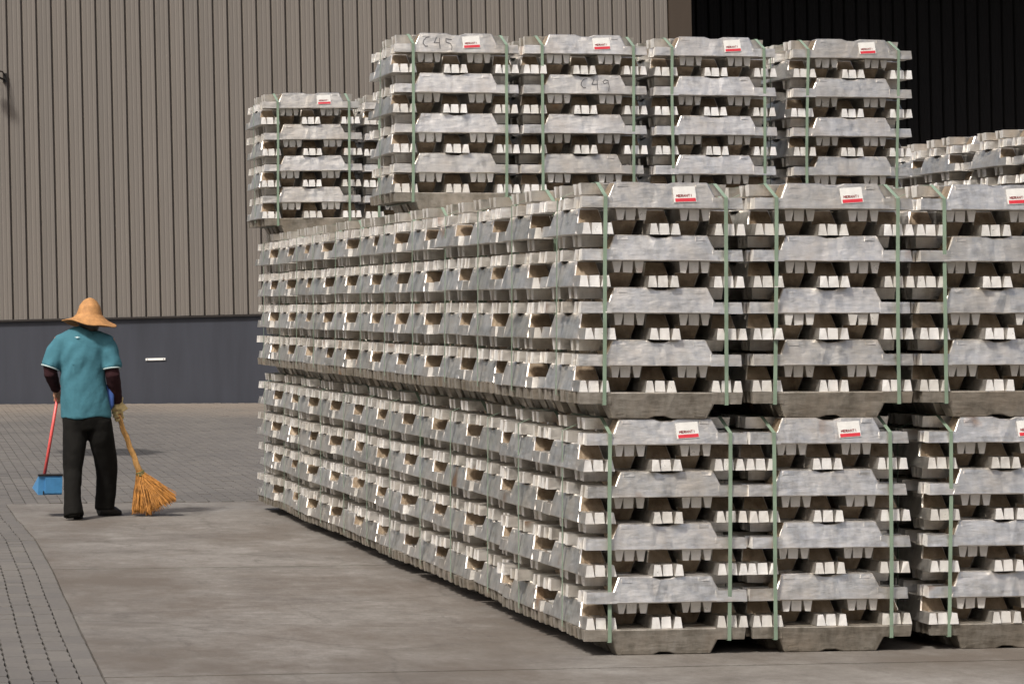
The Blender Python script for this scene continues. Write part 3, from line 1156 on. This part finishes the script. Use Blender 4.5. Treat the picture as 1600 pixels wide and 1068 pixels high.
# trousers
def wr_tr(p):
    return 0.007 * noise.noise(Vector((p.x * 9 + p.z * 4, p.y * 9, p.z * 5))) + 0.003 * noise.noise(p * 24)


bm = bmesh.new()
tube(bm, [q(133.5, 640, TY), q(134, 655, TY), q(136, 672, TY)], [(0.122, 0.172), (0.128, 0.180), (0.10, 0.175)], 24)
tube(bm, [q(117, 655, TY), q(117, 680, TY - 0.01), q(115.5, 705, TY - 0.05), q(113.5, 738, 0.13), q(113, 775, 0.045), q(115, 798, 0.01), q(116, 806, 0.0)],
     [(0.105, 0.095), (0.105, 0.092), (0.098, 0.083), (0.085, 0.071), (0.082, 0.066), (0.086, 0.072), (0.090, 0.078)], 20)
tube(bm, [q(153, 655, TY), q(158, 682, TY + 0.03), q(164, 712, TY + 0.1), q(167, 738, 0.36), q(166, 765, 0.40), q(164, 785, RF), q(164, 795, RF)],
     [(0.105, 0.10), (0.105, 0.095), (0.098, 0.088), (0.085, 0.081), (0.082, 0.078), (0.085, 0.076), (0.088, 0.076)], 20)
remeshed('trousers', bm, M['trousers'], person, 0.011, 4, wr_tr)
# shoes
for a, pts, rad in ((0, [q(113, 807, -0.035), q(114, 806, 0.0), q(120, 806, 0.10), q(124, 808.5, 0.19)], [(0.030, 0.045), (0.040, 0.055), (0.038, 0.056), (0.022, 0.042)]),
                    (1, [q(154, 796, RF - 0.03), q(165, 796.5, RF + 0.0), q(178, 798.5, RF + 0.05), q(188, 801.5, RF + 0.08)], [(0.042, 0.045), (0.045, 0.050), (0.036, 0.046), (0.020, 0.032)])):
    bm = bmesh.new()
    tube(bm, pts, [(r_[1], r_[0]) for r_ in rad], 18)
    for p_, r_ in zip(pts, rad):
        pass
    so = remeshed('shoe', bm, M['shoe'], person, 0.007, 3)
    lo = min(v.co.z for v in so.data.vertices)
    for v in so.data.vertices:      # flat sole on the ground
        v.co.z = max(v.co.z - lo, 0.002) if v.co.z - lo > 0.018 else 0.002 + (v.co.z - lo) * 0.25
# blue rag at the right hip
bm = bmesh.new()
tube(bm, [q(170, 600, TY + 0.02), q(172, 614, TY + 0.01), q(172, 632, TY), q(170, 640, TY)], [(0.012, 0.02), (0.018, 0.03), (0.016, 0.030), (0.006, 0.018)], 12)
obj('blue_rag', bm, M['blue_cloth'], person, True)

# straw hat
bm = bmesh.new()
ht = q(141, 465, TY + 0.03)
prof = [(0.004, 0.0), (0.028, -0.007), (0.052, -0.026), (0.076, -0.060), (0.087, -0.098), (0.095, -0.124), (0.118, -0.150), (0.155, -0.173), (0.204, -0.195),
        (0.206, -0.200), (0.200, -0.202), (0.152, -0.181), (0.113, -0.159), (0.089, -0.131), (0.080, -0.098), (0.069, -0.064), (0.045, -0.033), (0.004, -0.012)]


def hat_wob(t, i):
    k = min(1.0, max(0.0, (prof[i][0] - 0.12) / 0.08))
    return k * (0.012 * math.sin(2 * t + 0.6) + 0.006 * math.sin(5 * t) - 0.012 * math.cos(t))


# woven rows as fine ridges
fine = []
for a, b_ in zip(prof, prof[1:]):
    for s in range(4):
        t = s / 4
        fine.append((a[0] + (b_[0] - a[0]) * t + (0.0026 if s % 2 else 0), a[1] + (b_[1] - a[1]) * t))
fine.append(prof[-1])
prof = fine
rings = lathe(bm, prof, 56, (0, 0), hat_wob)
bm.faces.new(rings[0])
bm.faces.new(rings[-1][::-1])
bmesh.ops.recalc_face_normals(bm, faces=bm.faces)
ho = obj('straw_hat', bm, M['straw'], person, True)
ho.location = ht
ho.rotation_euler = (R(-3), R(2.5), 0)

# broom
broom = empty('broom', person.matrix_basis @ q(232, 803, TY + 0.22), (0, 0, -A))
broom.location = Matrix.LocRotScale(person.location, Euler((0, 0, -A)), None) @ q(232, 803, TY + 0.22)
tag(broom, 'long straw broom with orange-brown bristles held in the sweeper\'s right hand', 'broom')
b0 = q(232, 803, TY + 0.22)
bm = bmesh.new()
ax = (bro_bot - bro_top)
pts, rad = [], []
for i in range(15):
    t = -0.10 + 1.12 * i / 14
    p = bro_top + ax * t + Vector((0.004 * math.sin(i * 1.9), 0.003 * math.cos(i * 2.3), 0))
    pts.append(p - b0)
    rad.append(0.0165 + 0.0025 * math.sin(i * 2.1) + 0.006 * max(0, t))
tube(bm, pts, rad, 12)
tube(bm, [p + Vector((0.010, -0.012, 0)) for p in pts[3:]], [r_ * 0.55 for r_ in rad[3:]], 8)
tube(bm, [p + Vector((-0.012, -0.009, 0)) for p in pts[5:]], [r_ * 0.5 for r_ in rad[5:]], 8)
obj('handle', bm, M['stick'], broom, True)
bm = bmesh.new()
an = ax.normalized()
for k in range(3):
    c = bro_bot - b0 + an * (0.004 + 0.011 * k - 0.012)
    tube(bm, [c - an * 0.005, c + an * 0.005], [0.033 + 0.001 * k] * 2, 16)
obj('binding', bm, M['binding'], broom, True)
bm = bmesh.new()
br = random.Random(3)
for k in range(1700):
    th = br.uniform(0, 2 * math.pi)
    rr = math.sqrt(br.random())
    start = bro_bot + an * br.uniform(-0.02, 0.02) + Vector((math.cos(th) * 0.026 * rr, math.sin(th) * 0.026 * rr, 0))
    # fan: two lobes, one straight down, one swept to the right
    f = br.random()
    if f < 0.45:
        ue, ve = br.uniform(206, 238), br.gauss(796, 4)
        ve = min(ve, 803)
    else:
        ue = br.uniform(228, 276)
        ve = 801 - (ue - 228) * 0.52 + br.gauss(0, 4)
    end = q(ue, ve, TY + 0.22 + br.gauss(0, 0.045))
    if end.z < 0.004:
        end.z = 0.004
    mid = start.lerp(end, 0.5) + Vector((br.gauss(0, 0.006), br.gauss(0, 0.006), br.gauss(0, 0.004) + 0.008))
    tube(bm, [start - b0, mid - b0, end - b0], [0.0021, 0.0021, 0.0012], 3, cap=False)
tag(obj('bristles', bm, M['bristle'], broom), kind='stuff')

# dustpan with long red handle
dp0 = q(76, 770, TY + 0.14)
pan = empty('dustpan', (0, 0, 0), (0, 0, -A))
pan.location = Matrix.LocRotScale(person.location, Euler((0, 0, -A)), None) @ dp0
tag(pan, 'blue long-handled dustpan hanging from the sweeper\'s left hand', 'dustpan')
bm = bmesh.new()
tube(bm, [pan_top - dp0 + Vector((0.008, 0, 0.05)), pan_top.lerp(pan_bot, 0.5) - dp0, pan_bot - dp0], [0.0115, 0.0125, 0.0125], 12)
obj('handle', bm, M['red_plastic'], pan, True)
bm = bmesh.new()
tube(bm, [pan_bot.lerp(pan_top, 0.04) - dp0, pan_bot - dp0 + Vector((-0.003, -0.012, -0.03)), q(68, 772, TY + 0.05) - dp0], [0.007, 0.006, 0.005], 8)
obj('stay', bm, M['black_metal'], pan, True)
# scoop: open tray with back, sloping sides and a floor
bm = bmesh.new()
w0, w1 = -0.09, 0.09
hh, dd, th = 0.145, 0.20, 0.005
box(bm, w0, w1, -0.06, -0.06 + th, 0.0, hh)                         # back plate towards the camera
frustum(bm, w0, w1, -0.06 + th, dd, 0.0, th)                        # floor
for xs in (w0, w1 - th):
    c = [(xs, -0.054, th), (xs, dd, th), (xs, -0.054, hh), (xs + th, -0.054, th), (xs + th, dd, th), (xs + th, -0.054, hh)]
    v6 = [bm.verts.new(p) for p in c]
    for f in ((0, 2, 1), (3, 4, 5), (0, 1, 4, 3), (1, 2, 5, 4), (2, 0, 3, 5)):
        bm.faces.new([v6[i] for i in f])
box(bm, w0 + 0.05, w1 - 0.001, -0.075, -0.061, hh * 0.1, hh * 0.92)   # pressed rib on the back
bmesh.ops.recalc_face_normals(bm, faces=bm.faces)
sc = obj('scoop', bm, M['blue_plastic'], pan)
sc.rotation_euler = (R(8), 0, R(14))
bm = bmesh.new()
box(bm, w0 - 0.004, w1 + 0.004, -0.072, -0.046, hh + 0.0005, hh + 0.012)
rm = obj('rim', bm, M['black_metal'], pan)
rm.rotation_euler = (R(8), 0, R(14))

scene.render.resolution_x, scene.render.resolution_y = 1024, 683
